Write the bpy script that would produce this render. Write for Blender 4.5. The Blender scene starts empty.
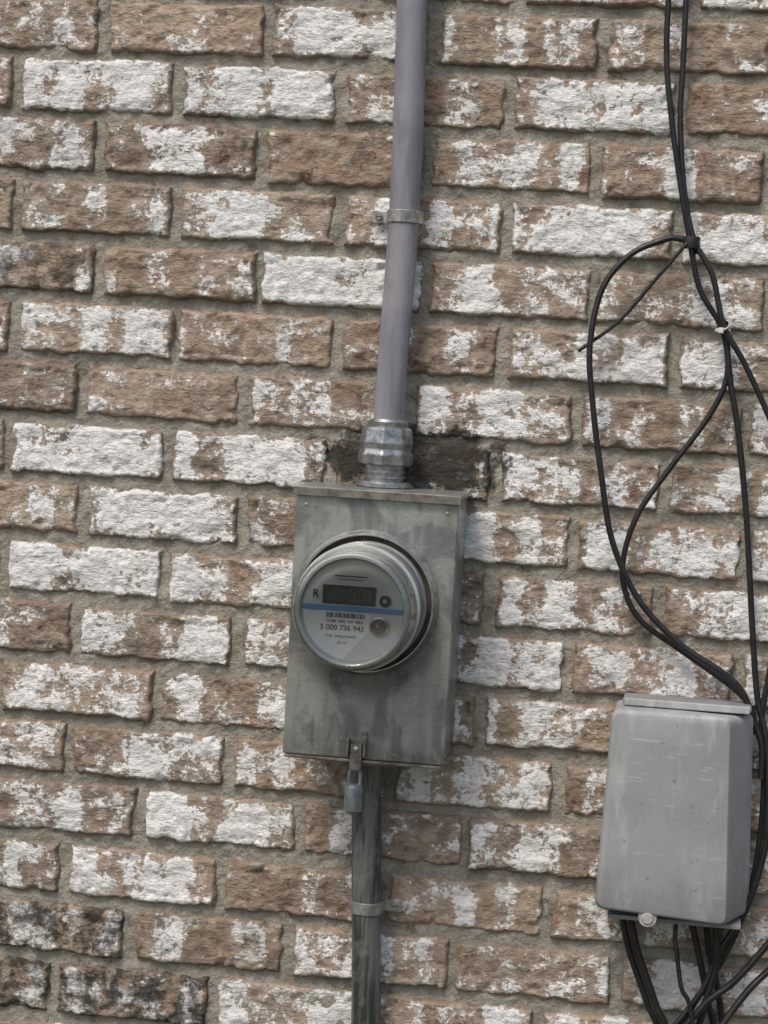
import bpy, bmesh, math, random
import numpy as np
from mathutils import Vector, Matrix
random.seed(7); rng=np.random.default_rng(11)
S=bpy.context.scene
S.view_settings.view_transform='Standard'
try: S.view_settings.look='None'
except Exception: pass
S.view_settings.exposure=0

# ------------------------------------------------------------------ helpers
def link(o,parent=None):
    S.collection.objects.link(o)
    if parent: o.parent=parent
    return o
def empty(name):
    e=bpy.data.objects.new(name,None); e.empty_display_size=.05
    return link(e)
def mesh_obj(name,verts,faces,mat,parent=None,smooth=True):
    me=bpy.data.meshes.new(name); me.from_pydata([tuple(v) for v in verts],[],faces); me.update()
    if smooth:
        for p in me.polygons: p.use_smooth=True
    o=bpy.data.objects.new(name,me)
    if mat: me.materials.append(mat)
    return link(o,parent)
def bevel(o,w=.002,seg=3,angle=35):
    m=o.modifiers.new('b','BEVEL'); m.width=w; m.segments=seg; m.limit_method='ANGLE'; m.angle_limit=math.radians(angle)
    m.harden_normals=False
    return o
def box(name,x0,x1,y0,y1,z0,z1,mat,parent,bev=.0015,rotz=None):
    v=[(x,y,z) for x in (x0,x1) for y in (y0,y1) for z in (z0,z1)]
    f=[(0,1,3,2),(4,6,7,5),(0,4,5,1),(2,3,7,6),(0,2,6,4),(1,5,7,3)]
    o=mesh_obj(name,v,f,mat,parent,False)
    if bev: 
        bevel(o,bev)
    return o
def lathe(name,c,axis,prof,mat,parent,n=64,smooth=True,caps=True):
    """prof: list of (radius, height along axis). axis 'y-' points toward the street, 'z' up"""
    vs=[];fs=[]
    for r,h in prof:
        for i in range(n):
            a=2*math.pi*i/n
            if axis=='y': vs.append((c[0]+r*math.cos(a),c[1]-h,c[2]+r*math.sin(a)))
            else: vs.append((c[0]+r*math.cos(a),c[1]+r*math.sin(a),c[2]+h))
    for k in range(len(prof)-1):
        for i in range(n):
            j=(i+1)%n; fs.append((k*n+i,k*n+j,(k+1)*n+j,(k+1)*n+i))
    if caps:
        fs.append(tuple(range(n))); fs.append(tuple((len(prof)-1)*n+i for i in range(n)))
    o=mesh_obj(name,vs,fs,mat,parent,smooth)
    bm=bmesh.new(); bm.from_mesh(o.data); bmesh.ops.recalc_face_normals(bm,faces=bm.faces); bm.to_mesh(o.data); bm.free()
    if smooth:
        m=o.modifiers.new('e','EDGE_SPLIT'); m.split_angle=math.radians(38)
    return o
def catmull(pts,k=8):
    P=[Vector(p) for p in pts]; P=[P[0]*2-P[1]]+P+[P[-1]*2-P[-2]]; out=[]
    for i in range(1,len(P)-2):
        for s in range(k):
            t=s/k; a,b,c,d=P[i-1],P[i],P[i+1],P[i+2]
            out.append(.5*((2*b)+(c-a)*t+(2*a-5*b+4*c-d)*t*t+(3*b-a-3*c+d)*t**3))
    out.append(P[-2]); return out
def tube(name,pts,r,mat,parent,k=8,res=8,caps=True):
    cu=bpy.data.curves.new(name,'CURVE'); cu.dimensions='3D'; cu.bevel_depth=r; cu.bevel_resolution=res; cu.use_fill_caps=caps
    q=catmull(pts,k); sp=cu.splines.new('POLY'); sp.points.add(len(q)-1)
    for i,p in enumerate(q): sp.points[i].co=(*p,1)
    sp.use_smooth=True
    cu.materials.append(mat)
    return link(bpy.data.objects.new(name,cu),parent)

class NT:
    def __init__(s,name):
        s.m=bpy.data.materials.new(name); s.m.use_nodes=True; s.t=s.m.node_tree; s.b=s.t.nodes['Principled BSDF']
        s.out=s.t.nodes['Material Output']
    def n(s,ty,**k):
        x=s.t.nodes.new(ty)
        for a,b in k.items(): setattr(x,a,b)
        return x
    def L(s,a,b): s.t.links.new(a,b)
    def put(s,sock,v):
        if hasattr(v,'is_output'): s.L(v,sock)
        elif isinstance(v,(tuple,list)) and len(v)==3 and sock.type=='RGBA': sock.default_value=(*v,1)
        else: sock.default_value=v
    def math(s,op,a,b=0.0,c=None,clamp=False):
        x=s.n('ShaderNodeMath',operation=op); x.use_clamp=clamp; s.put(x.inputs[0],a); s.put(x.inputs[1],b)
        if c is not None: s.put(x.inputs[2],c)
        return x.outputs[0]
    def ramp(s,v,a,b,lo=0.0,hi=1.0,smooth=True):
        x=s.n('ShaderNodeMapRange'); x.interpolation_type='SMOOTHSTEP' if smooth else 'LINEAR'
        s.put(x.inputs['Value'],v); s.put(x.inputs['From Min'],a); s.put(x.inputs['From Max'],b)
        s.put(x.inputs['To Min'],lo); s.put(x.inputs['To Max'],hi); return x.outputs[0]
    def mix(s,f,a,b,mode='MIX'):
        x=s.n('ShaderNodeMix',data_type='RGBA',blend_type=mode); s.put(x.inputs[0],f); s.put(x.inputs[6],a); s.put(x.inputs[7],b); return x.outputs[2]
    def noise(s,vec,scale,detail=4,rough=.5,dist=0):
        x=s.n('ShaderNodeTexNoise'); s.L(vec,x.inputs['Vector']); x.inputs['Scale'].default_value=scale
        x.inputs['Detail'].default_value=detail; x.inputs['Roughness'].default_value=rough; x.inputs['Distortion'].default_value=dist
        return x.outputs['Fac']
    def coord(s): return s.n('ShaderNodeTexCoord').outputs['Object']
    def vmul(s,v,t):
        x=s.n('ShaderNodeVectorMath',operation='MULTIPLY'); s.L(v,x.inputs[0]); x.inputs[1].default_value=t; return x.outputs[0]
    def vadd(s,v,t):
        x=s.n('ShaderNodeVectorMath',operation='ADD'); s.L(v,x.inputs[0]); s.put(x.inputs[1],t); return x.outputs[0]
    def bump(s,h,dist=.001,strength=1.0):
        x=s.n('ShaderNodeBump'); x.inputs['Distance'].default_value=dist; x.inputs['Strength'].default_value=strength
        s.L(h,x.inputs['Height']); s.L(x.outputs[0],s.b.inputs['Normal'])
    def set(s,**k):
        for a,v in k.items(): s.put(s.b.inputs[a.replace('_',' ')],v)
        return s.m
    def soot(s,P,cx,cz,rx,rz,n):
        sp=s.n('ShaderNodeSeparateXYZ'); s.L(P,sp.inputs[0])
        a=s.math('DIVIDE',s.math('SUBTRACT',sp.outputs[0],cx),rx); b=s.math('DIVIDE',s.math('SUBTRACT',sp.outputs[2],cz),rz)
        r=s.math('ADD',s.math('MULTIPLY',a,a),s.math('MULTIPLY',b,b))
        r=s.math('ADD',r,s.math('MULTIPLY',s.math('SUBTRACT',n,.5),3.6))
        return s.ramp(r,.70,1.2,1.,0.)

# ------------------------------------------------------------------ materials
def mat_brick():
    t=NT('whitewashed_brick'); P=t.coord()
    A=t.n('ShaderNodeAttribute',attribute_name='bk'); sep=t.n('ShaderNodeSeparateColor'); t.L(A.outputs['Color'],sep.inputs[0])
    cover,tone,dark=sep.outputs[0],sep.outputs[1],sep.outputs[2]; seed=A.outputs['Alpha']
    E=t.n('ShaderNodeAttribute',attribute_name='be'); s2=t.n('ShaderNodeSeparateColor'); t.L(E.outputs['Color'],s2.inputs[0])
    edge,relief=s2.outputs[0],s2.outputs[1]
    off=t.n('ShaderNodeCombineXYZ'); t.L(t.math('MULTIPLY',seed,37.),off.inputs[0]); t.L(t.math('MULTIPLY',seed,11.),off.inputs[1]); t.L(t.math('MULTIPLY',seed,23.),off.inputs[2])
    V=t.vadd(P,off.outputs[0])
    n1=t.noise(t.vmul(V,(1,1,1.1)),25,7,.72,.1)
    nf=t.noise(t.vmul(V,(.9,1,1.1)),180,4,.7)
    nb=t.noise(t.vmul(V,(1,.0,.06)),20,0,.5)
    blk=t.ramp(nb,.45,.55)
    val=t.math('MULTIPLY',t.math('SUBTRACT',n1,.5),2.2)
    val=t.math('ADD',val,t.math('MULTIPLY',t.math('SUBTRACT',nf,.5),1.0))
    val=t.math('ADD',val,t.math('MULTIPLY',t.math('SUBTRACT',blk,.5),.26))
    val=t.math('ADD',val,t.math('MULTIPLY',t.math('SUBTRACT',relief,.5),.30))
    val=t.math('ADD',val,t.math('MULTIPLY',t.math('SUBTRACT',cover,.52),1.0))
    val=t.math('SUBTRACT',val,t.ramp(edge,.0005,.008,.26,-.02))
    mask=t.ramp(val,-.012,.045)
    haze=t.math('MULTIPLY',t.ramp(val,-.38,.03),.26)
    c=t.mix(tone,(.385,.300,.225),(.335,.228,.165))
    nv=t.noise(V,60,3,.6)
    c=t.mix(t.ramp(nv,.4,.68),c,(.46,.38,.295))
    nd=t.noise(t.vmul(V,(.6,1,1.6)),80,4,.72)
    c=t.mix(t.math('MULTIPLY',t.ramp(nd,.53,.68),.68),c,(.12,.088,.065))
    nr=t.noise(P,40,3,.75)
    redm=t.math('MULTIPLY',t.ramp(nr,.59,.66),t.math('MULTIPLY_ADD',tone,.6,.25))
    c=t.mix(redm,c,(.17,.055,.042))
    c=t.mix(t.math('MULTIPLY',t.ramp(relief,.44,.2),.5),c,(.14,.105,.08))
    br=t.ramp(t.math('FRACT',t.math('MULTIPLY',seed,17.3)),0,1,.74,1.10,False)
    cb_=t.n('ShaderNodeCombineColor'); 
    for i in range(3): t.L(br,cb_.inputs[i])
    c=t.mix(1.0,c,cb_.outputs[0],'MULTIPLY')
    c=t.mix(haze,c,(.60,.57,.53))
    paint=t.mix(t.ramp(nf,.3,.60),(.64,.64,.625),(.89,.89,.88))
    paint=t.mix(t.math('MULTIPLY',t.ramp(nv,.5,.7),.20),paint,(.48,.45,.41))
    c=t.mix(t.math('MULTIPLY',mask,.97),c,paint)
    c=t.mix(t.ramp(edge,.0,.0030,.55,0.),c,(.22,.19,.145))
    n38=t.noise(P,38,4,.7)
    dk=t.math('MULTIPLY',dark,t.ramp(n38,.36,.60))
    dk=t.math('MAXIMUM',dk,t.soot(P,.060,1.588,.115,.042,n38))
    c=t.mix(t.math('MULTIPLY',dk,.90),c,(.030,.028,.024))
    t.set(Base_Color=c,Roughness=.93); t.put(t.b.inputs['Specular IOR Level'],.25)
    h=t.math('ADD',t.math('MULTIPLY',nd,-1.0),t.math('MULTIPLY',nf,.8))
    h=t.math('ADD',h,t.math('MULTIPLY',n1,.6))
    t.bump(h,.0044,1.0)
    return t.m
def mat_mortar():
    t=NT('mortar'); P=t.coord()
    n=t.noise(P,34,6,.72); f=t.noise(P,240,3,.7)
    c=t.mix(t.ramp(n,.35,.65),(.275,.252,.205),(.400,.375,.318))
    c=t.mix(t.math('MULTIPLY',t.ramp(f,.5,.75),.5),c,(.50,.48,.43))
    c=t.mix(t.math('MULTIPLY',t.ramp(n,.40,.30),.6),c,(.08,.07,.055))
    c=t.mix(t.math('MULTIPLY',t.ramp(t.noise(P,75,4,.7),.60,.64),.35),c,(.6,.59,.56))
    c=t.mix(t.math('MULTIPLY',t.soot(P,.060,1.588,.115,.045,n),.85),c,(.040,.037,.032))
    t.set(Base_Color=c,Roughness=.97); t.put(t.b.inputs['Specular IOR Level'],.2)
    t.bump(t.math('ADD',f,t.math('MULTIPLY',n,1.6)),.004,1.0); return t.m
def mat_boxpaint():
    t=NT('weathered_grey_enamel'); P=t.coord()
    a=t.noise(t.vmul(P,(1,1,.8)),15,3,.5,1.2); b=t.noise(t.vmul(P,(3,3,.35)),26,4,.6); f=t.noise(P,190,3,.6)
    c=t.mix(t.ramp(a,.43,.55),(.185,.200,.190),(.335,.352,.335))
    c=t.mix(t.math('MULTIPLY',t.ramp(b,.52,.70),.35),c,(.46,.48,.46))
    c=t.mix(t.math('MULTIPLY',t.ramp(b,.48,.34),.26),c,(.10,.105,.10))
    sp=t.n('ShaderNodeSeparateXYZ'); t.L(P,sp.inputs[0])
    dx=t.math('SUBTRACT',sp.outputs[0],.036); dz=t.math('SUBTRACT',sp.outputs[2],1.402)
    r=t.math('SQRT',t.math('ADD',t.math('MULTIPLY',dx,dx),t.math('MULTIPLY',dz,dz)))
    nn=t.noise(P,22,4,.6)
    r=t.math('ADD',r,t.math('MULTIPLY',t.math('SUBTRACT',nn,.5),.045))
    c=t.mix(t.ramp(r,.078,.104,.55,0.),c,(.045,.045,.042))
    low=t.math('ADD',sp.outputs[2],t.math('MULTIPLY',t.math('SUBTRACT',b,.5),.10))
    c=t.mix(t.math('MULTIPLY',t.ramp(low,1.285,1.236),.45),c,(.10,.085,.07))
    c=t.mix(t.math('MULTIPLY',t.ramp(f,.62,.70),.4),c,(.46,.46,.44))
    c=t.mix(t.math('MULTIPLY',t.ramp(t.noise(P,60,4,.7),.64,.70),.7),c,(.16,.085,.045))
    t.set(Base_Color=c,Roughness=t.ramp(a,.3,.7,.42,.26),Metallic=.38)
    t.bump(t.math('ADD',f,t.math('MULTIPLY',a,4.)),.0006,.6); return t.m
def mat_metal(name,c1,c2,rough=.4,metal=.85,sc=60,rust=0.):
    t=NT(name); P=t.coord(); a=t.noise(P,sc,4,.65); c=t.mix(t.ramp(a,.35,.65),c1,c2)
    if rust: c=t.mix(t.math('MULTIPLY',t.ramp(t.noise(P,sc*1.3,4,.7),.56,.66),rust),c,(.15,.07,.035))
    t.set(Base_Color=c,Roughness=t.ramp(a,.3,.7,rough+.12,rough-.05),Metallic=metal); t.bump(t.noise(P,300,2,.6),.0004,.5); return t.m
def mat_plain(name,c1,c2,rough=.5,sc=30,stretch=(1,1,1),bump=.0003,spec=.5):
    t=NT(name); P=t.coord(); a=t.noise(t.vmul(P,stretch),sc,4,.6); c=t.mix(t.ramp(a,.36,.64),c1,c2)
    t.set(Base_Color=c,Roughness=t.ramp(a,.3,.7,rough+.08,rough-.06)); t.put(t.b.inputs['Specular IOR Level'],spec)
    if bump: t.bump(t.noise(P,250,2,.6),bump,.6)
    return t.m
def mat_conduit_low():
    t=NT('galvanised_grey_conduit'); P=t.coord()
    a=t.noise(t.vmul(P,(1,1,.08)),95,5,.65); b=t.noise(P,35,4,.65)
    c=t.mix(t.ramp(a,.40,.60),(.055,.060,.058),(.195,.202,.195))
    c=t.mix(t.math('MULTIPLY',t.ramp(b,.54,.66),.5),c,(.27,.27,.255))
    c=t.mix(t.math('MULTIPLY',t.ramp(t.noise(t.vmul(P,(1,1,.3)),90,4,.7),.56,.66),.4),c,(.12,.085,.06))
    t.set(Base_Color=c,Roughness=.40,Metallic=.45); t.bump(b,.0006,.5); return t.m
def mat_conduit_up():
    t=NT('sun_faded_pvc'); P=t.coord()
    a=t.noise(t.vmul(P,(1,1,.15)),60,4,.6); b=t.noise(P,14,4,.65)
    c=t.mix(t.ramp(a,.35,.65),(.188,.185,.215),(.262,.260,.292))
    c=t.mix(t.math('MULTIPLY',t.ramp(b,.48,.68),.5),c,(.325,.322,.340))
    c=t.mix(t.math('MULTIPLY',t.ramp(t.noise(P,120,4,.7),.60,.68),.5),c,(.15,.13,.14))
    t.set(Base_Color=c,Roughness=.48); t.bump(a,.0004,.5); return t.m
def mat_utilbox():
    t=NT('grey_polymer_lid'); P=t.coord()
    a=t.noise(P,9,4,.6); b=t.noise(t.vmul(P,(1,1,.2)),45,5,.7); s=t.noise(t.vmul(P,(.15,1,1.)),160,3,.6)
    c=t.mix(t.ramp(a,.35,.65),(.285,.297,.303),(.355,.366,.372))
    c=t.mix(t.math('MULTIPLY',t.ramp(b,.53,.72),.5),c,(.52,.525,.53))
    c=t.mix(t.math('MULTIPLY',t.ramp(s,.60,.70),.40),c,(.56,.56,.56))
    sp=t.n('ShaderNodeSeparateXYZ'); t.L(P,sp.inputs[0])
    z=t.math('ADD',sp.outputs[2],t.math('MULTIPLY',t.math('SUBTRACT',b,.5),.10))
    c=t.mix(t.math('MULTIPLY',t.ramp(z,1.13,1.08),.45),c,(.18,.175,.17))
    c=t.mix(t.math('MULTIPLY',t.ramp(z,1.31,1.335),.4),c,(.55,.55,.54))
    c=t.mix(t.math('MULTIPLY',t.ramp(t.noise(P,110,4,.7),.63,.70),.6),c,(.13,.12,.11))
    t.set(Base_Color=c,Roughness=.56); t.bump(t.noise(P,220,3,.6),.0003,.5); return t.m
def mat_glass():
    t=NT('clear_polycarbonate_cover')
    tr=t.n('ShaderNodeBsdfTransparent'); tr.inputs[0].default_value=(.96,.97,.965,1)
    gl=t.n('ShaderNodeBsdfGlossy'); gl.inputs['Roughness'].default_value=.06; gl.inputs[0].default_value=(.97,.97,.97,1)
    df=t.n('ShaderNodeBsdfDiffuse'); df.inputs[0].default_value=(.48,.51,.49,1)
    fr=t.n('ShaderNodeFresnel'); fr.inputs[0].default_value=1.55
    m1=t.n('ShaderNodeMixShader'); f2=t.math('ADD',fr.outputs[0],.01,clamp=True); t.L(f2,m1.inputs[0]); t.L(tr.outputs[0],m1.inputs[1]); t.L(gl.outputs[0],m1.inputs[2])
    m2=t.n('ShaderNodeMixShader'); lw=t.n('ShaderNodeLayerWeight'); lw.inputs[0].default_value=.35
    t.L(t.math('MULTIPLY_ADD',lw.outputs['Facing'],.24,.0,clamp=True),m2.inputs[0]); t.L(m1.outputs[0],m2.inputs[1]); t.L(df.outputs[0],m2.inputs[2])
    t.L(m2.outputs[0],t.out.inputs[0]); return t.m

M_brick=mat_brick(); M_mortar=mat_mortar(); M_box=mat_boxpaint()
M_hood=mat_metal('worn_hood_edge',(.12,.10,.085),(.27,.255,.23),.5,.5,40,.5)
M_zinc=mat_metal('zinc_casting',(.22,.23,.23),(.50,.51,.51),.32,.85,90)
M_strap=mat_metal('galvanised_strap',(.26,.26,.25),(.50,.50,.48),.40,.7,80,.35)
M_ring=mat_metal('bright_collar_steel',(.50,.51,.51),(.82,.83,.83),.16,.95,50)
M_rust=mat_metal('rusty_latch',(.12,.115,.10),(.26,.25,.24),.5,.6,90,.7)
M_lock=mat_metal('blue_grey_lock_body',(.12,.145,.165),(.24,.27,.29),.36,.6,60)
M_blackc=mat_plain('black_cable_jacket',(.009,.009,.010),(.020,.020,.021),.42,80)
M_white=mat_plain('white_nylon',(.50,.50,.48),(.66,.66,.64),.5,60)
M_knob=mat_plain('weathered_grey_knob',(.38,.38,.37),(.50,.50,.49),.5,60)
M_dark=mat_plain('dark_plastic',(.012,.013,.013),(.024,.024,.024),.4,60)
M_gapshade=mat_plain('collar_gap_shade',(.03,.026,.022),(.07,.058,.045),.6,60)  # dark brown colour stands in for the shade inside the collar gap
M_greyp=mat_plain('meter_grey_plastic',(.37,.39,.37),(.46,.48,.46),.30,25)
M_face=mat_plain('meter_faceplate',(.44,.46,.44),(.51,.53,.51),.5,20,bump=0)
M_face2=mat_plain('meter_faceplate_light',(.60,.62,.60),(.68,.69,.67),.5,20,bump=0)
M_blue=mat_plain('faceplate_blue_stripe',(.06,.20,.42),(.08,.26,.48),.5,20,bump=0)
M_lcd=mat_plain('lcd_glass',(.040,.052,.040),(.055,.066,.055),.25,20,bump=0)
M_seg=mat_plain('lcd_segment',(.008,.010,.008),(.012,.014,.012),.4,20,bump=0)
M_ink=mat_plain('printed_ink',(.012,.012,.012),(.02,.02,.02),.5,20,bump=0)
M_lowc=mat_conduit_low(); M_upc=mat_conduit_up(); M_util=mat_utilbox(); M_glass=mat_glass()
M_utilb=mat_plain('grey_polymer_base',(.20,.205,.215),(.27,.275,.285),.6,30)

# ------------------------------------------------------------------ numpy value noise
def hsh(ix,iy,s):
    h=(ix.astype(np.int64)*374761393+iy.astype(np.int64)*668265263+int(s)*1442695041)&0x7fffffff
    h=((h^(h>>13))*1274126177)&0x7fffffff
    return ((h^(h>>16))&0xffff)/65535.
def vn(x,y,s=0):
    ix=np.floor(x);iy=np.floor(y);fx=x-ix;fy=y-iy;fx=fx*fx*(3-2*fx);fy=fy*fy*(3-2*fy)
    a=hsh(ix,iy,s);b=hsh(ix+1,iy,s);c=hsh(ix,iy+1,s);d=hsh(ix+1,iy+1,s)
    return (a*(1-fx)+b*fx)*(1-fy)+(c*(1-fx)+d*fx)*fy
def fbm(x,y,s=0,o=4,g=.55):
    v=0;a=1;t=0
    for k in range(o): v=v+a*vn(x*2**k,y*2**k,s+k*17); t+=a; a*=g
    return v/t

# ------------------------------------------------------------------ brick wall
wall=empty('brick_wall')
PX=.203; PZ=.07445; BW=.1900; BH=.0625
# per brick: (whitewash cover, soot, redness)
T={
0:[(.52,.1,.4),(.45,0,.5),(.58,0,.4),(.38,0,.5),(.32,0,.3),(.4,0,.5)],
1:[(.4,0,.4),(.64,0,.4),(.78,0,.3),(.35,0,.5),(.62,0,.4),(.18,0,.9)],
2:[(.58,.25,.3),(.42,0,.7),(.22,0,.8),(.50,0,.8),(.46,0,.8),(.4,0,.5)],
3:[(.3,0,.5),(.36,0,.2),(.50,0,.2),(.50,0,.6),(.68,0,.3),(.6,0,.4)],
4:[(.35,.75,.2),(.30,0,.6),(.84,0,.3),(.58,0,.4),(.48,0,.5),(.5,0,.5)],
5:[(.5,0,.5),(.55,0,.4),(.42,0,.5),(.32,0,.6),(.58,0,.4),(.50,0,.5)],
6:[(.38,.15,.5),(.42,0,.4),(.46,0,.5),(.55,0,.4),(.32,0,.4),(.4,0,.5)],
7:[(.6,0,.3),(.74,0,.3),(.58,0,.4),(.45,.3,.5),(.54,0,.5),(.50,0,.4)],
8:[(.45,0,.4),(.76,0,.3),(.38,.2,.4),(.54,.0,.5),(.58,0,.5),(.58,0,.5)],
9:[(.6,0,.3),(.80,0,.3),(.60,0,.4),(.5,0,.5),(.52,0,.5),(.46,0,.4)],
10:[(.38,0,.5),(.60,0,.4),(.62,0,.4),(.66,0,.5),(.55,0,.5),(.5,0,.5)],
11:[(.4,0,.5),(.45,0,.6),(.48,0,.5),(.45,0,.5),(.48,0,.5),(.5,0,.5)],
12:[(.60,0,.5),(.50,0,.5),(.45,0,.6),(.54,0,.5),(.40,0,.5),(.4,0,.5)],
13:[(.5,0,.5),(.57,.1,.5),(.62,0,.5),(.40,0,.6),(.50,0,.5),(.4,0,.5)],
14:[(.56,.15,.5),(.56,0,.5),(.38,0,.5),(.42,0,.5),(.42,0,.5),(.4,0,.5)],
15:[(.5,.5,.4),(.48,1.,.3),(.45,.35,.4),(.50,0,.4),(.52,0,.5),(.60,0,.5)],
16:[(.40,1.,.3),(.45,1.,.3),(.60,.1,.4),(.50,0,.5),(.66,0,.5),(.5,0,.5)]}
ROFF={0:-3,1:-9,4:3,5:3,6:-4,7:3,9:5,11:2,12:-3,13:-8,15:-8,16:-5}
V=[];F=[];C1=[];C2=[];base=0
for row in range(-9,29):
    zc=1.5+(8-row)*PZ
    if row>=14: zc-=.0035 if row<16 else .0065
    if zc-BH/2<0.0: continue
    even=(row%2==0); rj=rng.normal(0,.0022) if row not in (8,) else 0
    rj+=ROFF.get(row,0)/810.
    for k in range(-13,15):
        x1=(k+(0 if even else -.5)-1.7)*PX; x0=x1-PX
        if x1<-2.0 or x0>2.6: continue
        xc=(x0+x1)/2+rj+rng.normal(0,.0008); z=zc+rng.normal(0,.0009)
        w=BW+rng.normal(0,.0022); h=BH+rng.normal(0,.0012)
        near=(-.75<xc<.85 and .7<zc<2.3)
        nx,nz=(66,22) if near else (14,5)
        seed=rng.random()
        if row in T and 0<=k<6: cov,dk,tn=T[row][k]
        else: cov,dk,tn=float(np.clip(rng.normal(.5,.15),.15,.85)),(0.6 if rng.random()<.05 else 0),rng.random()
        u=np.linspace(-1,1,nx); v=np.linspace(-1,1,nz)
        u=np.sign(u)*(1-(1-np.abs(u))**1.25); v=np.sign(v)*(1-(1-np.abs(v))**1.25)
        U,W=np.meshgrid(u,v,indexing='ij')
        X=U*w/2;Z=W*h/2; sd=int(seed*1e5)
        ex=(fbm(Z*55+9,np.sign(U)*3+0*Z,sd,4,.65)-.5)*.0100*np.abs(U)**3*np.sign(U)
        ez=(fbm(X*38+5,np.sign(W)*3+0*X,sd+5,5,.68)-.5)*.0095*np.abs(W)**3*np.sign(W)
        X=X+ex;Z=Z+ez
        ed=np.minimum((1-np.abs(U))*w/2,(1-np.abs(W))*h/2)
        chip=fbm(X*60,Z*60,sd+9,3)
        rel=fbm(X*42,Z*62,sd+3,4)
        rel2=fbm(X*170,Z*260,sd+4,2)
        Y=-(rel-.5)*.0085-(rel2-.5)*.0035
        cr=.0035+.008*np.clip(chip-.5,0,1)*2
        Y=Y+.0085*np.clip(1-ed/cr,0,1)**2
        Y=Y+np.where((chip>.70)&(ed<.014),.0025,0)
        tl=rng.normal(0,.008); tz=rng.normal(0,.02); Y=Y+X*tl+Z*tz+rng.normal(0,.0014)
        n=nx*nz
        pts=np.stack([X+xc,Y,Z+z],-1).reshape(-1,3)
        V.append(pts)
        ii,jj=np.meshgrid(np.arange(nx-1),np.arange(nz-1),indexing='ij'); a=(ii*nz+jj).ravel()
        F.append(np.stack([a,a+nz,a+nz+1,a+1],-1)+base)
        per=[i*nz for i in range(nx)]+[(nx-1)*nz+j for j in range(1,nz)]+[i*nz+nz-1 for i in range(nx-2,-1,-1)]+[j for j in range(nz-2,0,-1)]
        per=np.array(per); m=len(per); bk=pts[per].copy(); bk[:,1]=.03
        V.append(bk); q=np.arange(m); q2=(q+1)%m
        F.append(np.stack([per[q],n+q,n+q2,per[q2]],-1)+base)
        c1=np.tile([cov,tn,dk,seed],(n+m,1)); C1.append(c1)
        c2=np.zeros((n+m,4)); c2[:n,0]=ed.ravel(); c2[:n,1]=rel.ravel(); c2[:,3]=1; c2[n:,1]=.5; C2.append(c2)
        base+=n+m
V=np.concatenate(V);F=np.concatenate(F);C1=np.concatenate(C1);C2=np.concatenate(C2)
def np_mesh(name,V,F,mat,parent):
    me=bpy.data.meshes.new(name); me.vertices.add(len(V)); me.vertices.foreach_set('co',V.astype(np.float32).ravel())
    me.loops.add(F.size); me.loops.foreach_set('vertex_index',F.astype(np.int32).ravel())
    me.polygons.add(len(F)); me.polygons.foreach_set('loop_start',np.arange(0,F.size,4,dtype=np.int32))
    try: me.polygons.foreach_set('loop_total',np.full(len(F),4,dtype=np.int32))
    except Exception: pass
    me.update(calc_edges=True); me.validate()
    me.polygons.foreach_set('use_smooth',np.ones(len(me.polygons),dtype=bool)); me.materials.append(mat)
    o=bpy.data.objects.new(name,me); link(o,parent); return o
ob=np_mesh('bricks',V,F,M_brick,wall); me=ob.data
a=me.color_attributes.new('bk','FLOAT_COLOR','POINT'); a.data.foreach_set('color',C1.astype(np.float32).ravel())
a=me.color_attributes.new('be','FLOAT_COLOR','POINT'); a.data.foreach_set('color',C2.astype(np.float32).ravel())
xs=np.concatenate([np.arange(-2.2,-.7,.03),np.arange(-.7,.85,.003),np.arange(.85,2.62,.03)])
zs=np.concatenate([np.arange(0,.75,.03),np.arange(.75,2.25,.003),np.arange(2.25,2.83,.03)])
X,Z=np.meshgrid(xs,zs,indexing='ij')
Y=.0068-(fbm(X*30,Z*30,77,4)-.5)*.009-(fbm(X*160,Z*160,99,2)-.5)*.0035
nz=len(zs); ii,jj=np.meshgrid(np.arange(len(xs)-1),np.arange(nz-1),indexing='ij'); a=(ii*nz+jj).ravel()
np_mesh('mortar',np.stack([X,Y,Z],-1).reshape(-1,3),np.stack([a,a+nz,a+nz+1,a+1],-1),M_mortar,wall)
box('wall_core',-2.2,2.6,.032,.24,0,2.83,M_mortar,wall,0)

# ------------------------------------------------------------------ ground
def mat_ground():
    t=NT('dry_grass_soil'); P=t.coord(); a=t.noise(P,3,6,.65); b=t.noise(P,60,4,.7)
    c=t.mix(t.ramp(a,.4,.6),(.05,.07,.03),(.12,.10,.06)); c=t.mix(t.math('MULTIPLY',b,.5),c,(.07,.09,.035))
    t.set(Base_Color=c,Roughness=.95); t.bump(b,.02,.8); return t.m
gv=[(-300,-300,0),(300,-300,0),(300,300,0),(-300,300,0)]
mesh_obj('ground',gv,[(0,1,2,3)],mat_ground(),None,False)

# ------------------------------------------------------------------ meter socket box
mb=empty('electric_meter_box')
bx0,bx1,bz0,bz1,D=-.0555,.1345,1.239,1.549,.118
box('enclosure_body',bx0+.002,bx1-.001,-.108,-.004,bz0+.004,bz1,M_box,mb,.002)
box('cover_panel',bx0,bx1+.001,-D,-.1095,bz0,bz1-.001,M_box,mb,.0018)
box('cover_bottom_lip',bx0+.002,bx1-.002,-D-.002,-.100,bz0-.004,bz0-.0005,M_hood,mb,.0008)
box('hood',bx0-.003,bx1+.004,-D-.005,-.003,bz1+.0005,bz1+.0055,M_box,mb,.0015)
box('hood_front_lip',bx0-.003,bx1+.004,-D-.0068,-D-.0048,bz1-.005,bz1+.0048,M_hood,mb,.0006)
cx,cz=.0335,1.4235
lathe('collar_recess',(cx,-D,cz),'y',[(.0850,-.001),(.0850,.003),(.0832,.0048),(.0805,.0048)],M_box,mb,96,caps=False)
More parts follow.
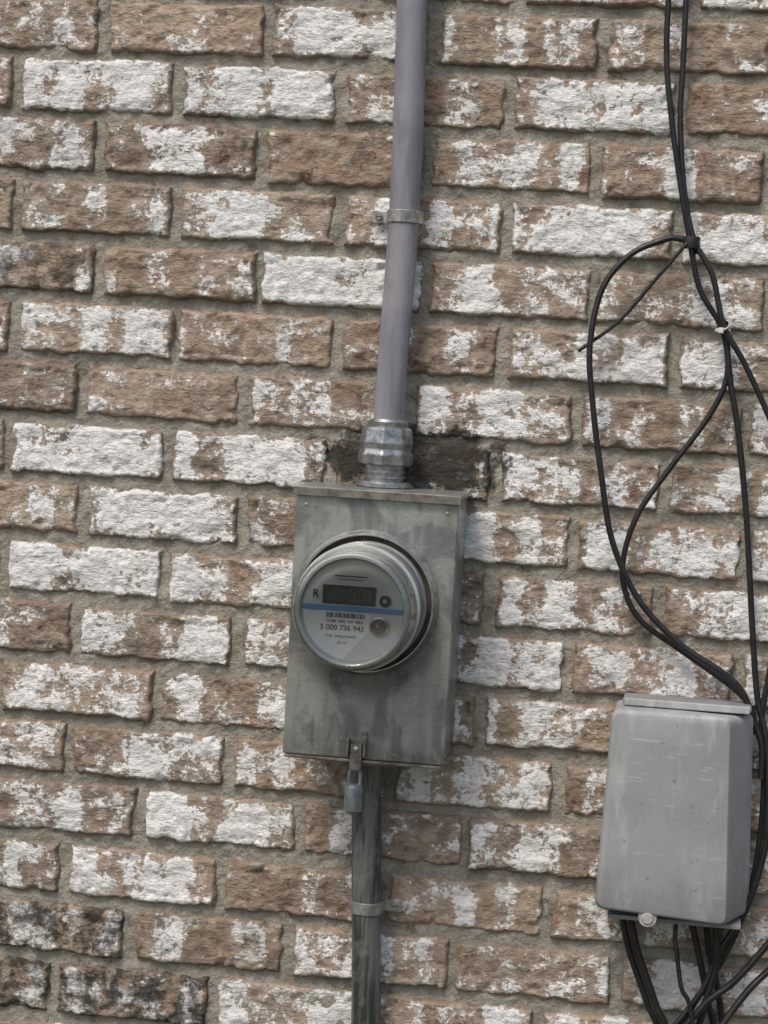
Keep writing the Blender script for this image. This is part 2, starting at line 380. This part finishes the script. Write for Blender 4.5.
lathe('collar_ring',(cx,-D,cz),'y',[(.0805,-.001),(.0818,.006),(.0815,.0130),(.0803,.0158),(.0790,.0158),(.0780,.012),(.0780,-.001)],M_ring,mb,96,caps=False)
lathe('ring_screw_tab',(cx-.0805,-D-.006,cz-.004),'y',[(.0045,0),(.0045,.006),(.003,.0075)],M_zinc,mb,16)
lx=.033
box('latch_plate',lx-.012,lx+.012,-D-.0035,-D-.0005,1.2425,1.272,M_rust,mb,.001)
box('latch_side_l',lx-.0115,lx-.0085,-D-.013,-D-.0036,1.244,1.264,M_rust,mb,.0008)
box('latch_side_r',lx+.0085,lx+.0115,-D-.013,-D-.0036,1.244,1.264,M_rust,mb,.0008)
box('latch_tongue',lx-.007,lx+.007,-D-.009,-D-.0038,1.226,1.258,M_rust,mb,.0012)
lathe('latch_rivet',(lx,-D-.0085,1.252),'y',[(.0035,0),(.0035,.002),(.002,.003)],M_strap,mb,16)
box('bottom_flange',lx-.028,lx+.035,-.100,-.012,bz0-.010,bz0-.0045,M_box,mb,.002)
for k,(sx,sz) in enumerate([(bx0+.012,bz1-.016),(bx1-.012,bz1-.016)]):
    lathe('cover_rivet',(sx,-D,sz),'y',[(.0022,0),(.0022,.0006),(.001,.0012)],M_box,mb,12)
# ---- electric meter
mt=empty('electric_meter'); y0=-D
lathe('meter_base',(cx,y0,cz),'y',[(.0720,-.0),(.0725,.006),(.0725,.026),(.0715,.030),(.0690,.030)],M_greyp,mt,96)
lathe('gap_shade_ring',(cx,y0,cz),'y',[(.0780,.001),(.0778,.0040),(.0727,.0045)],M_gapshade,mt,96,caps=False)  # added dark ring: shade between collar and meter put into its colour
lathe('inner_housing',(cx,y0,cz),'y',[(.0670,.029),(.0670,.048),(.0645,.049),(.0645,.074),(.0625,.075),(.0625,.096),(.0605,.098),(.0580,.0985)],M_greyp,mt,96)
lathe('cover_glass',(cx,y0,cz),'y',[(.0728,.0302),(.0728,.035),(.0708,.036),(.0700,.066),(.0690,.068),(.0678,.104),(.0668,.109),(.0645,.1125),(.0605,.1135),(.0590,.1125),(.001,.1125)],M_glass,mt,96,caps=False)
lathe('cover_rim',(cx,y0,cz),'y',[(.0693,.0640),(.0720,.0645),(.0725,.0690),(.0710,.0710),(.0691,.0710)],M_greyp,mt,96,caps=False)
lathe('front_bezel',(cx,y0,cz),'y',[(.0640,.0970),(.0655,.1020),(.0650,.1065),(.0625,.1085),(.0595,.1075),(.0575,.1020),(.0575,.0995)],M_greyp,mt,96,caps=False)
fy=y0-.1012
lathe('faceplate',(cx,y0,cz),'y',[(.0578,.0990),(.0578,.1012)],M_face,mt,96)
def flat(name,x0,x1,z0,z1,y,mat,th=.0006):
    return box(name,cx+x0,cx+x1,y-th,y,cz+z0,cz+z1,mat,mt,0)
def chordpoly(name,zlo,zhi,r,y,mat):
    pts=[]
    for i in range(25):
        z=zhi+(zlo-zhi)*i/24; pts.append((cx+math.sqrt(max(0,r*r-z*z)),y,cz+z))
    for i in range(25):
        z=zlo+(zhi-zlo)*i/24; pts.append((cx-math.sqrt(max(0,r*r-z*z)),y,cz+z))
    return mesh_obj(name,pts,[tuple(range(len(pts)))],mat,mt,False)
chordpoly('blue_stripe',-.0015,.0045,.0572,fy-.0010,M_blue)
w=[(cx-.0555,fy-.0005,cz-.0022)]
w+= [(cx+.0560*math.cos(a),fy-.0005,cz+.0560*math.sin(a)) for a in np.linspace(math.radians(183),math.radians(262),20)]
w+= [(cx+.020,fy-.0005,cz-.0225),(cx+.020,fy-.0005,cz-.0022)]
mesh_obj('faceplate_lower',w,[tuple(range(len(w)))],M_face2,mt,False)
flat('lcd_frame',-.0345,.0255,.0065,.0275,fy-.0003,M_dark,.0025)
flat('lcd',-.0305,.0225,.0100,.0240,fy-.0032,M_lcd,.0005)
flat('barcode_panel',-.031,.018,-.0095,-.0028,fy-.0009,M_face2,.0004)
x=-.029
while x<.015:
    wd=random.choice([.0006,.0009,.0014]); flat('barcode_bar',x,x+wd,-.0088,-.0035,fy-.0016,M_ink,.0004); x+=wd+random.choice([.0005,.0008,.0011])
flat('print_line',-.022,.015,.0375,.0387,fy-.0004,M_ink,.0004)
flat('print_line_b',-.018,.011,.0340,.0348,fy-.0004,M_ink,.0004)
def text(name,s,x,z,size,mat,y,parent=mt,bold=.0):
    cu=bpy.data.curves.new(name,'FONT'); cu.body=s; cu.size=size; cu.align_x='CENTER'; cu.align_y='CENTER'; cu.extrude=.0002; cu.offset=bold
    cu.materials.append(mat); o=bpy.data.objects.new(name,cu); o.location=(x,y,z); o.rotation_euler=(math.pi/2,0,0); return link(o,parent)
text('serial_number','5 000 736 943',cx-.0105,cz-.0205,.0086,M_ink,fy-.0016,bold=.0001)
text('rating_text','CL200  240V  3W  60Hz',cx-.008,cz-.0130,.0042,M_ink,fy-.0016)
text('lower_text','TYPE  SINGLE PHASE',cx-.012,cz-.0300,.0038,M_ink,fy-.0016)
text('lower_text_b','Kh 1.0',cx-.010,cz-.037,.0038,M_ink,fy-.0016)
text('face_letter','R',cx-.0425,cz+.0165,.0125,M_ink,fy-.0016,bold=.0001)
text('lcd_digits','05 831',cx-.004,cz+.0170,.0120,M_seg,fy-.0042)
lathe('test_button',(cx+.0365,fy,cz+.013),'y',[(.0065,0),(.0065,.003),(.0055,.004)],M_dark,mt,24)
lathe('test_button_eye',(cx+.0365,fy-.004,cz+.013),'y',[(.0022,0),(.0018,.0006)],M_greyp,mt,16)
lathe('reset_knob_rim',(cx+.0315,fy,cz-.0160),'y',[(.0112,0),(.0112,.004),(.0090,.005),(.0086,.002)],M_zinc,mt,32,caps=False)
lathe('reset_knob',(cx+.0315,fy,cz-.0160),'y',[(.0086,0),(.0086,.003),(.005,.0045)],M_dark,mt,24)
lathe('reset_knob_dot',(cx+.0295,fy-.0045,cz-.0145),'y',[(.0022,0),(.0015,.001)],M_zinc,mt,16)
# ---- padlock
pl=empty('padlock'); py=-D-.006
lathe('lock_body',(lx,py,1.178),'z',[(.0085,0),(.0108,.0015),(.0110,.006),(.0110,.028),(.0100,.0315),(.0075,.033)],M_lock,pl,32)
lathe('lock_keyway',(lx,py,1.1765),'z',[(.004,0),(.005,.002)],M_dark,pl,16)
tube('lock_shackle',[(lx-.0062,py,1.208),(lx-.0062,py,1.222),(lx-.004,py,1.229),(lx,py,1.2315),(lx+.004,py,1.229),(lx+.0062,py,1.222),(lx+.0062,py,1.208)],.0021,M_zinc,pl)

# ------------------------------------------------------------------ conduits + hub + straps
cy=-.033
tube('conduit_pipe',[(.018,cy,2.80),(.026,cy,2.45),(.0345,cy,2.13),(.0385,cy,2.00),(.0400,cy,1.90),(.0395,cy,1.83),(.0382,cy,1.77),(.0365,cy,1.70),(.0352,cy,1.628)],.0182,M_upc,None,8,16)
tube('conduit_pipe.001',[(.0325,cy+.004,1.236),(.0335,cy+.004,1.20),(.0375,cy+.004,1.13),(.0420,cy+.004,1.05),(.0465,cy+.004,.97),(.0500,cy+.004,.89),(.058,cy+.004,.6),(.066,cy+.004,.02)],.0178,M_lowc,None,8,16)
hb=empty('conduit_hub'); hc=(.0345,cy,1.5555)
lathe('hub_flange',hc,'z',[(.034,0),(.034,.004),(.0315,.0065),(.0245,.007)],M_zinc,hb,48)
lathe('hub_neck',(hc[0],hc[1],hc[2]+.006),'z',[(.0235,0),(.0235,.004),(.0258,.0045),(.0258,.0075),(.0235,.008),(.0235,.0105),(.0255,.011),(.0255,.014),(.0235,.0145),(.0240,.020)],M_zinc,hb,48)
lathe('hub_nut',(hc[0],hc[1],hc[2]+.0255),'z',[(.029,0),(.0335,.002),(.0340,.014),(.0312,.018),(.0312,.022),(.0330,.026),(.0300,.044),(.0270,.0465),(.0195,.047)],M_zinc,hb,8,False)
bevel(bpy.data.objects['hub_nut'],.0016,2,20)
lathe('hub_collar',(hc[0]+.0005,hc[1],hc[2]+.0715),'z',[(.0235,0),(.0238,.006),(.0215,.009),(.0190,.0092)],M_zinc,hb,48)
def strap(name,xc,zc,side,rad,ycen):
    e=empty(name); hw=.0072; th=.0016; r=rad+.0010; yt=-.0110
    prof=[]
    if side<0: prof.append((xc-r-.022,yt)); 
    prof.append((xc-r-.0010,yt)) 
    prof.append((xc-r,ycen))
    for i in range(1,16):
        a=math.pi-math.pi*i/16; prof.append((xc+r*math.cos(a),ycen-r*math.sin(a)))
    prof.append((xc+r,ycen)); prof.append((xc+r+.0010,yt))
    if side>0: prof.append((xc+r+.022,yt))
    vs=[];fs=[]
    for x,y in prof: vs+=[(x,y,zc-hw),(x,y,zc+hw)]
    for i in range(len(prof)-1): fs.append((2*i,2*i+2,2*i+3,2*i+1))
    o=mesh_obj('band',vs,fs,M_strap,e,False); m=o.modifiers.new('s','SOLIDIFY'); m.thickness=th*1.3; m.offset=0
    bevel(o,.0005,2)
    sx=xc+side*(r+.0135)
    lathe('screw_head',(sx,yt-.0009,zc),'y',[(.0046,0),(.0046,.0018),(.003,.0035)],M_zinc,e,20)
    lathe('screw_shank',(sx,.010,zc),'y',[(.0022,0),(.0022,.020)],M_zinc,e,12)
    box('screw_slot',sx-.0032,sx+.0032,yt-.0050,yt-.0043,zc-.0005,zc+.0005,M_dark,e,0)
    return e
strap('pipe_strap',.0397,1.8775,-1,.0182,cy)
strap('pipe_strap.001',.0425,1.0450,1,.0178,cy+.004)

# ------------------------------------------------------------------ telephone junction box
ub=empty('telephone_junction_box')
def rq(c,r,y,n=6):
    out=[]
    P=[Vector(p) for p in c]
    for i in range(4):
        p=P[i]; a=(P[i-1]-p).normalized(); b=(P[(i+1)%4]-p).normalized()
        s=p+a*r; e=p+b*r
        for k in range(n+1):
            t=k/n; q=(1-t)**2*s+2*t*(1-t)*p+t*t*e; out.append((q.x,y,q.y))
    return out
def inset(c,d):
    (a,b),(c2,d2),(e,f),(g,h)=c; return [(a+d,b-d),(c2-d,d2-d),(e-d,f+d),(g+d,h+d)]
def loft(name,rings,mat,parent,cap=True):
    vs=[];fs=[];n=len(rings[0])
    for r in rings: vs+=r
    for k in range(len(rings)-1):
        for i in range(n): j=(i+1)%n; fs.append((k*n+i,k*n+j,(k+1)*n+j,(k+1)*n+i))
    if cap: fs.append(tuple((len(rings)-1)*n+i for i in range(n))); fs.append(tuple(range(n)))
    o=mesh_obj(name,vs,fs,mat,parent,True)
    bm=bmesh.new(); bm.from_mesh(o.data); bmesh.ops.recalc_face_normals(bm,faces=bm.faces); bm.to_mesh(o.data); bm.free()
    m=o.modifiers.new('e','EDGE_SPLIT'); m.split_angle=math.radians(30); return o
B0=[(.327,1.320),(.4890,1.316),(.4990,1.075),(.3190,1.081)]
B1=[(.3255,1.318),(.4640,1.3185),(.4745,1.0755),(.3195,1.0835)]
loft('base_tray',[rq(inset(B0,.003),.008,-.002),rq(inset(B0,.003),.008,-.030)],M_utilb,ub)
def lerpc(a,b,t): return [((1-t)*p[0]+t*q[0],(1-t)*p[1]+t*q[1]) for p,q in zip(a,b)]
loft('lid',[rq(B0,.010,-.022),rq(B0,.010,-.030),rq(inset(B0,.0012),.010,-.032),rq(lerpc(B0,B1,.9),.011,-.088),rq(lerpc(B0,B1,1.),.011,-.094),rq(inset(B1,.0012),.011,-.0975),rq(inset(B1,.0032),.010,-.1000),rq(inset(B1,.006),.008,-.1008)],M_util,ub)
box('hinge_lip',.336,.486,-.062,-.004,1.3205,1.3265,M_utilb,ub,.0018)
box('hinge_lip_edge',.338,.484,-.066,-.0625,1.3195,1.3280,M_util,ub,.0012)
lathe('knob_stem',(.382,-.088,1.0680),'z',[(.004,0),(.004,.018)],M_knob,ub,20)
lathe('thumb_knob',(.382,-.0905,1.0775),'y',[(.0085,-.004),(.0105,-.002),(.0112,.005),(.0100,.0085),(.0092,.0070),(.0075,.0075),(.006,.0105),(.002,.011)],M_knob,ub,28)
box('bottom_lip',.335,.490,-.080,-.012,1.0690,1.0740,M_utilb,ub,.001)

# ------------------------------------------------------------------ cables
cb=empty('cable_bundle')
def cab(name,pts,y,r):
    ys=y if isinstance(y,list) else [y]*len(pts)
    if len(ys)!=len(pts): ys=list(np.interp(np.linspace(0,1,len(pts)),np.linspace(0,1,len(ys)),ys))
    tube(name,[(p[0],-yy,p[1]) for p,yy in zip(pts,ys)],r,M_blackc,cb,8,5)
cab('drop_cable_a',[(0.325,2.80),(0.330,2.45),(0.335,2.191),(0.337,2.087),(0.346,2.018),(0.362,1.937),(0.379,1.864),(0.394,1.810),(0.423,1.764),(0.432,1.712),(0.415,1.664),(0.375,1.602),(0.341,1.547),(0.326,1.498),(0.327,1.456),(0.349,1.416),(0.398,1.384),(0.466,1.341),(0.487,1.317),(.495,1.29)],[.03,.03,.03,.028,.024,.02,.018,.02,.02,.018,.014,.012],.0035)
cab('drop_cable_b',[(0.350,2.80),(0.353,2.45),(0.355,2.192),(0.357,2.076),(0.358,2.007),(0.368,1.925),(0.383,1.868),(0.407,1.828),(0.424,1.770),(0.452,1.725),(0.488,1.657),(0.526,1.571),(.60,1.44),(.72,1.36),(.9,1.33)],[.02,.02,.02,.024,.028,.03,.026,.022,.02,.02],.0035)
cab('loop_cable',[(.388,1.852),(0.379,1.864),(0.365,1.868),(0.349,1.866),(0.310,1.846),(0.280,1.804),(0.270,1.738),(0.277,1.673),(0.292,1.591),(.311,1.508),(.347,1.440),(.398,1.392),(.448,1.363),(.474,1.341),(.489,1.309),(.501,1.278),(.503,1.24)],[.022,.026,.03,.036,.036,.03,.03,.026,.03],.0037)
cab('loose_cable_end',[(.378,1.866),(.371,1.857),(.341,1.818),(.302,1.768),(.256,1.730)],[.03,.035,.028,.026],.0022)
cab('drop_cable_c',[(.427,1.772),(.427,1.765),(.436,1.706),(.449,1.648),(.463,1.564),(.472,1.494),(.483,1.401),(.493,1.332),(.506,1.285),(.513,1.214),(.512,1.15),(.494,1.080),(.468,1.032),(.450,.982),(.405,.915),(.37,.86),(.34,.7),(.33,.4),(.33,.01)],[.022,.02,.02,.018,.02,.03,.034,.04,.044,.04,.03],.0037)
cab('drop_cable_d',[(.68,1.70),(.60,1.60),(0.519,1.499),(0.505,1.368),(0.499,1.308),(0.506,1.248),(0.507,1.176),(0.498,1.091),(0.472,1.017),(0.438,0.953),(0.419,0.890),(.40,.6),(.40,.01)],[.02,.02,.022,.02,.02,.024,.02,.016],.0037)
cab('service_cable_e',[(.352,1.10),(0.357,1.073),(0.372,1.020),(0.396,0.961),(0.419,0.890),(.44,.6),(.44,.01)],.034,.0050)
cab('service_cable_e2',[(.345,1.10),(0.348,1.073),(0.362,1.020),(0.386,0.961),(0.409,0.890),(.43,.6),(.43,.01)],.024,.0045)
cab('service_cable_f',[(.425,1.10),(0.431,1.068),(0.446,1.015),(0.458,0.968),(0.470,0.897),(.47,.6),(.47,.01)],.022,.0042)
cab('service_cable_g',[(.457,1.10),(0.459,1.083),(0.465,1.017),(0.455,0.967),(0.442,0.893),(.43,.75),(.45,.4),(.45,.01)],.042,.0042)
cab('service_cable_g2',[(.448,1.10),(0.449,1.083),(0.455,1.030),(0.470,0.977),(0.482,0.900),(.49,.75),(.49,.01)],.013,.0040)
cab('yard_cable_h',[(.85,1.20),(.66,1.155),(0.558,1.097),(0.524,1.049),(0.488,1.001),(0.450,0.963),(0.421,0.891),(.39,.6),(.39,.01)],[.03,.04,.05,.05,.05,.04],.0042)
cab('yard_cable_i',[(.85,1.14),(.66,1.10),(0.562,1.050),(0.527,1.013),(0.501,0.984),(0.469,0.932),(0.454,0.894),(.46,.6),(.46,.01)],[.03,.03,.034,.05,.055,.04],.0042)
cab('thin_cable_j',[(.415,1.08),(.415,1.045),(0.418,1.030),(0.426,0.989),(0.438,0.965),(0.447,0.893),(.45,.6),(.45,.01)],[.045,.05,.055,.056,.06,.05],.0028)
lathe('cable_tie',(.4235,-.022,1.7615),'z',[(.0088,0),(.0092,.0006),(.0092,.0036),(.0088,.0042)],M_white,cb,24)
box('cable_tie_head',.4185,.4245,-.0365,-.0305,1.7600,1.7668,M_white,cb,.001)
tube('cable_tie_tail',[(.424,-.034,1.7640),(.429,-.037,1.767),(.431,-.038,1.771)],.0011,M_white,cb)
lathe('tape_wrap',(.3805,-.026,1.857),'z',[(.0098,0),(.0102,.002),(.0102,.012),(.0098,.014)],M_blackc,cb,24)

# ------------------------------------------------------------------ light
W=bpy.data.worlds.new('World'); S.world=W; W.use_nodes=True; nt=W.node_tree
sky=nt.nodes.new('ShaderNodeTexSky'); sky.sky_type='NISHITA'; sky.sun_disc=False
az=math.radians(205); el=math.radians(55)
sky.sun_elevation=el; sky.sun_rotation=az; sky.dust_density=4; sky.air_density=1.0; sky.ozone_density=.6
bg=nt.nodes['Background']; nt.links.new(sky.outputs[0],bg.inputs[0]); bg.inputs[1].default_value=.148
sl=bpy.data.lights.new('sun','SUN'); sl.energy=1.5; sl.angle=math.radians(16); sl.color=(1,.945,.87)
so=bpy.data.objects.new('sun',sl); link(so)
d=Vector((math.sin(az)*math.cos(el),math.cos(az)*math.cos(el),math.sin(el)))
so.rotation_euler=d.to_track_quat('Z','Y').to_euler(); so.location=d*5

# ------------------------------------------------------------------ camera
cam=bpy.data.cameras.new('camera'); co=bpy.data.objects.new('camera',cam); link(co)
co.location=(0.41848,-2.7588,1.69266); co.rotation_euler=(1.50982,-0.05785,0.14274)
cam.sensor_fit='VERTICAL'; cam.sensor_height=24; cam.lens=2300/1024*24; cam.clip_end=1500; cam.clip_start=.05
S.camera=co
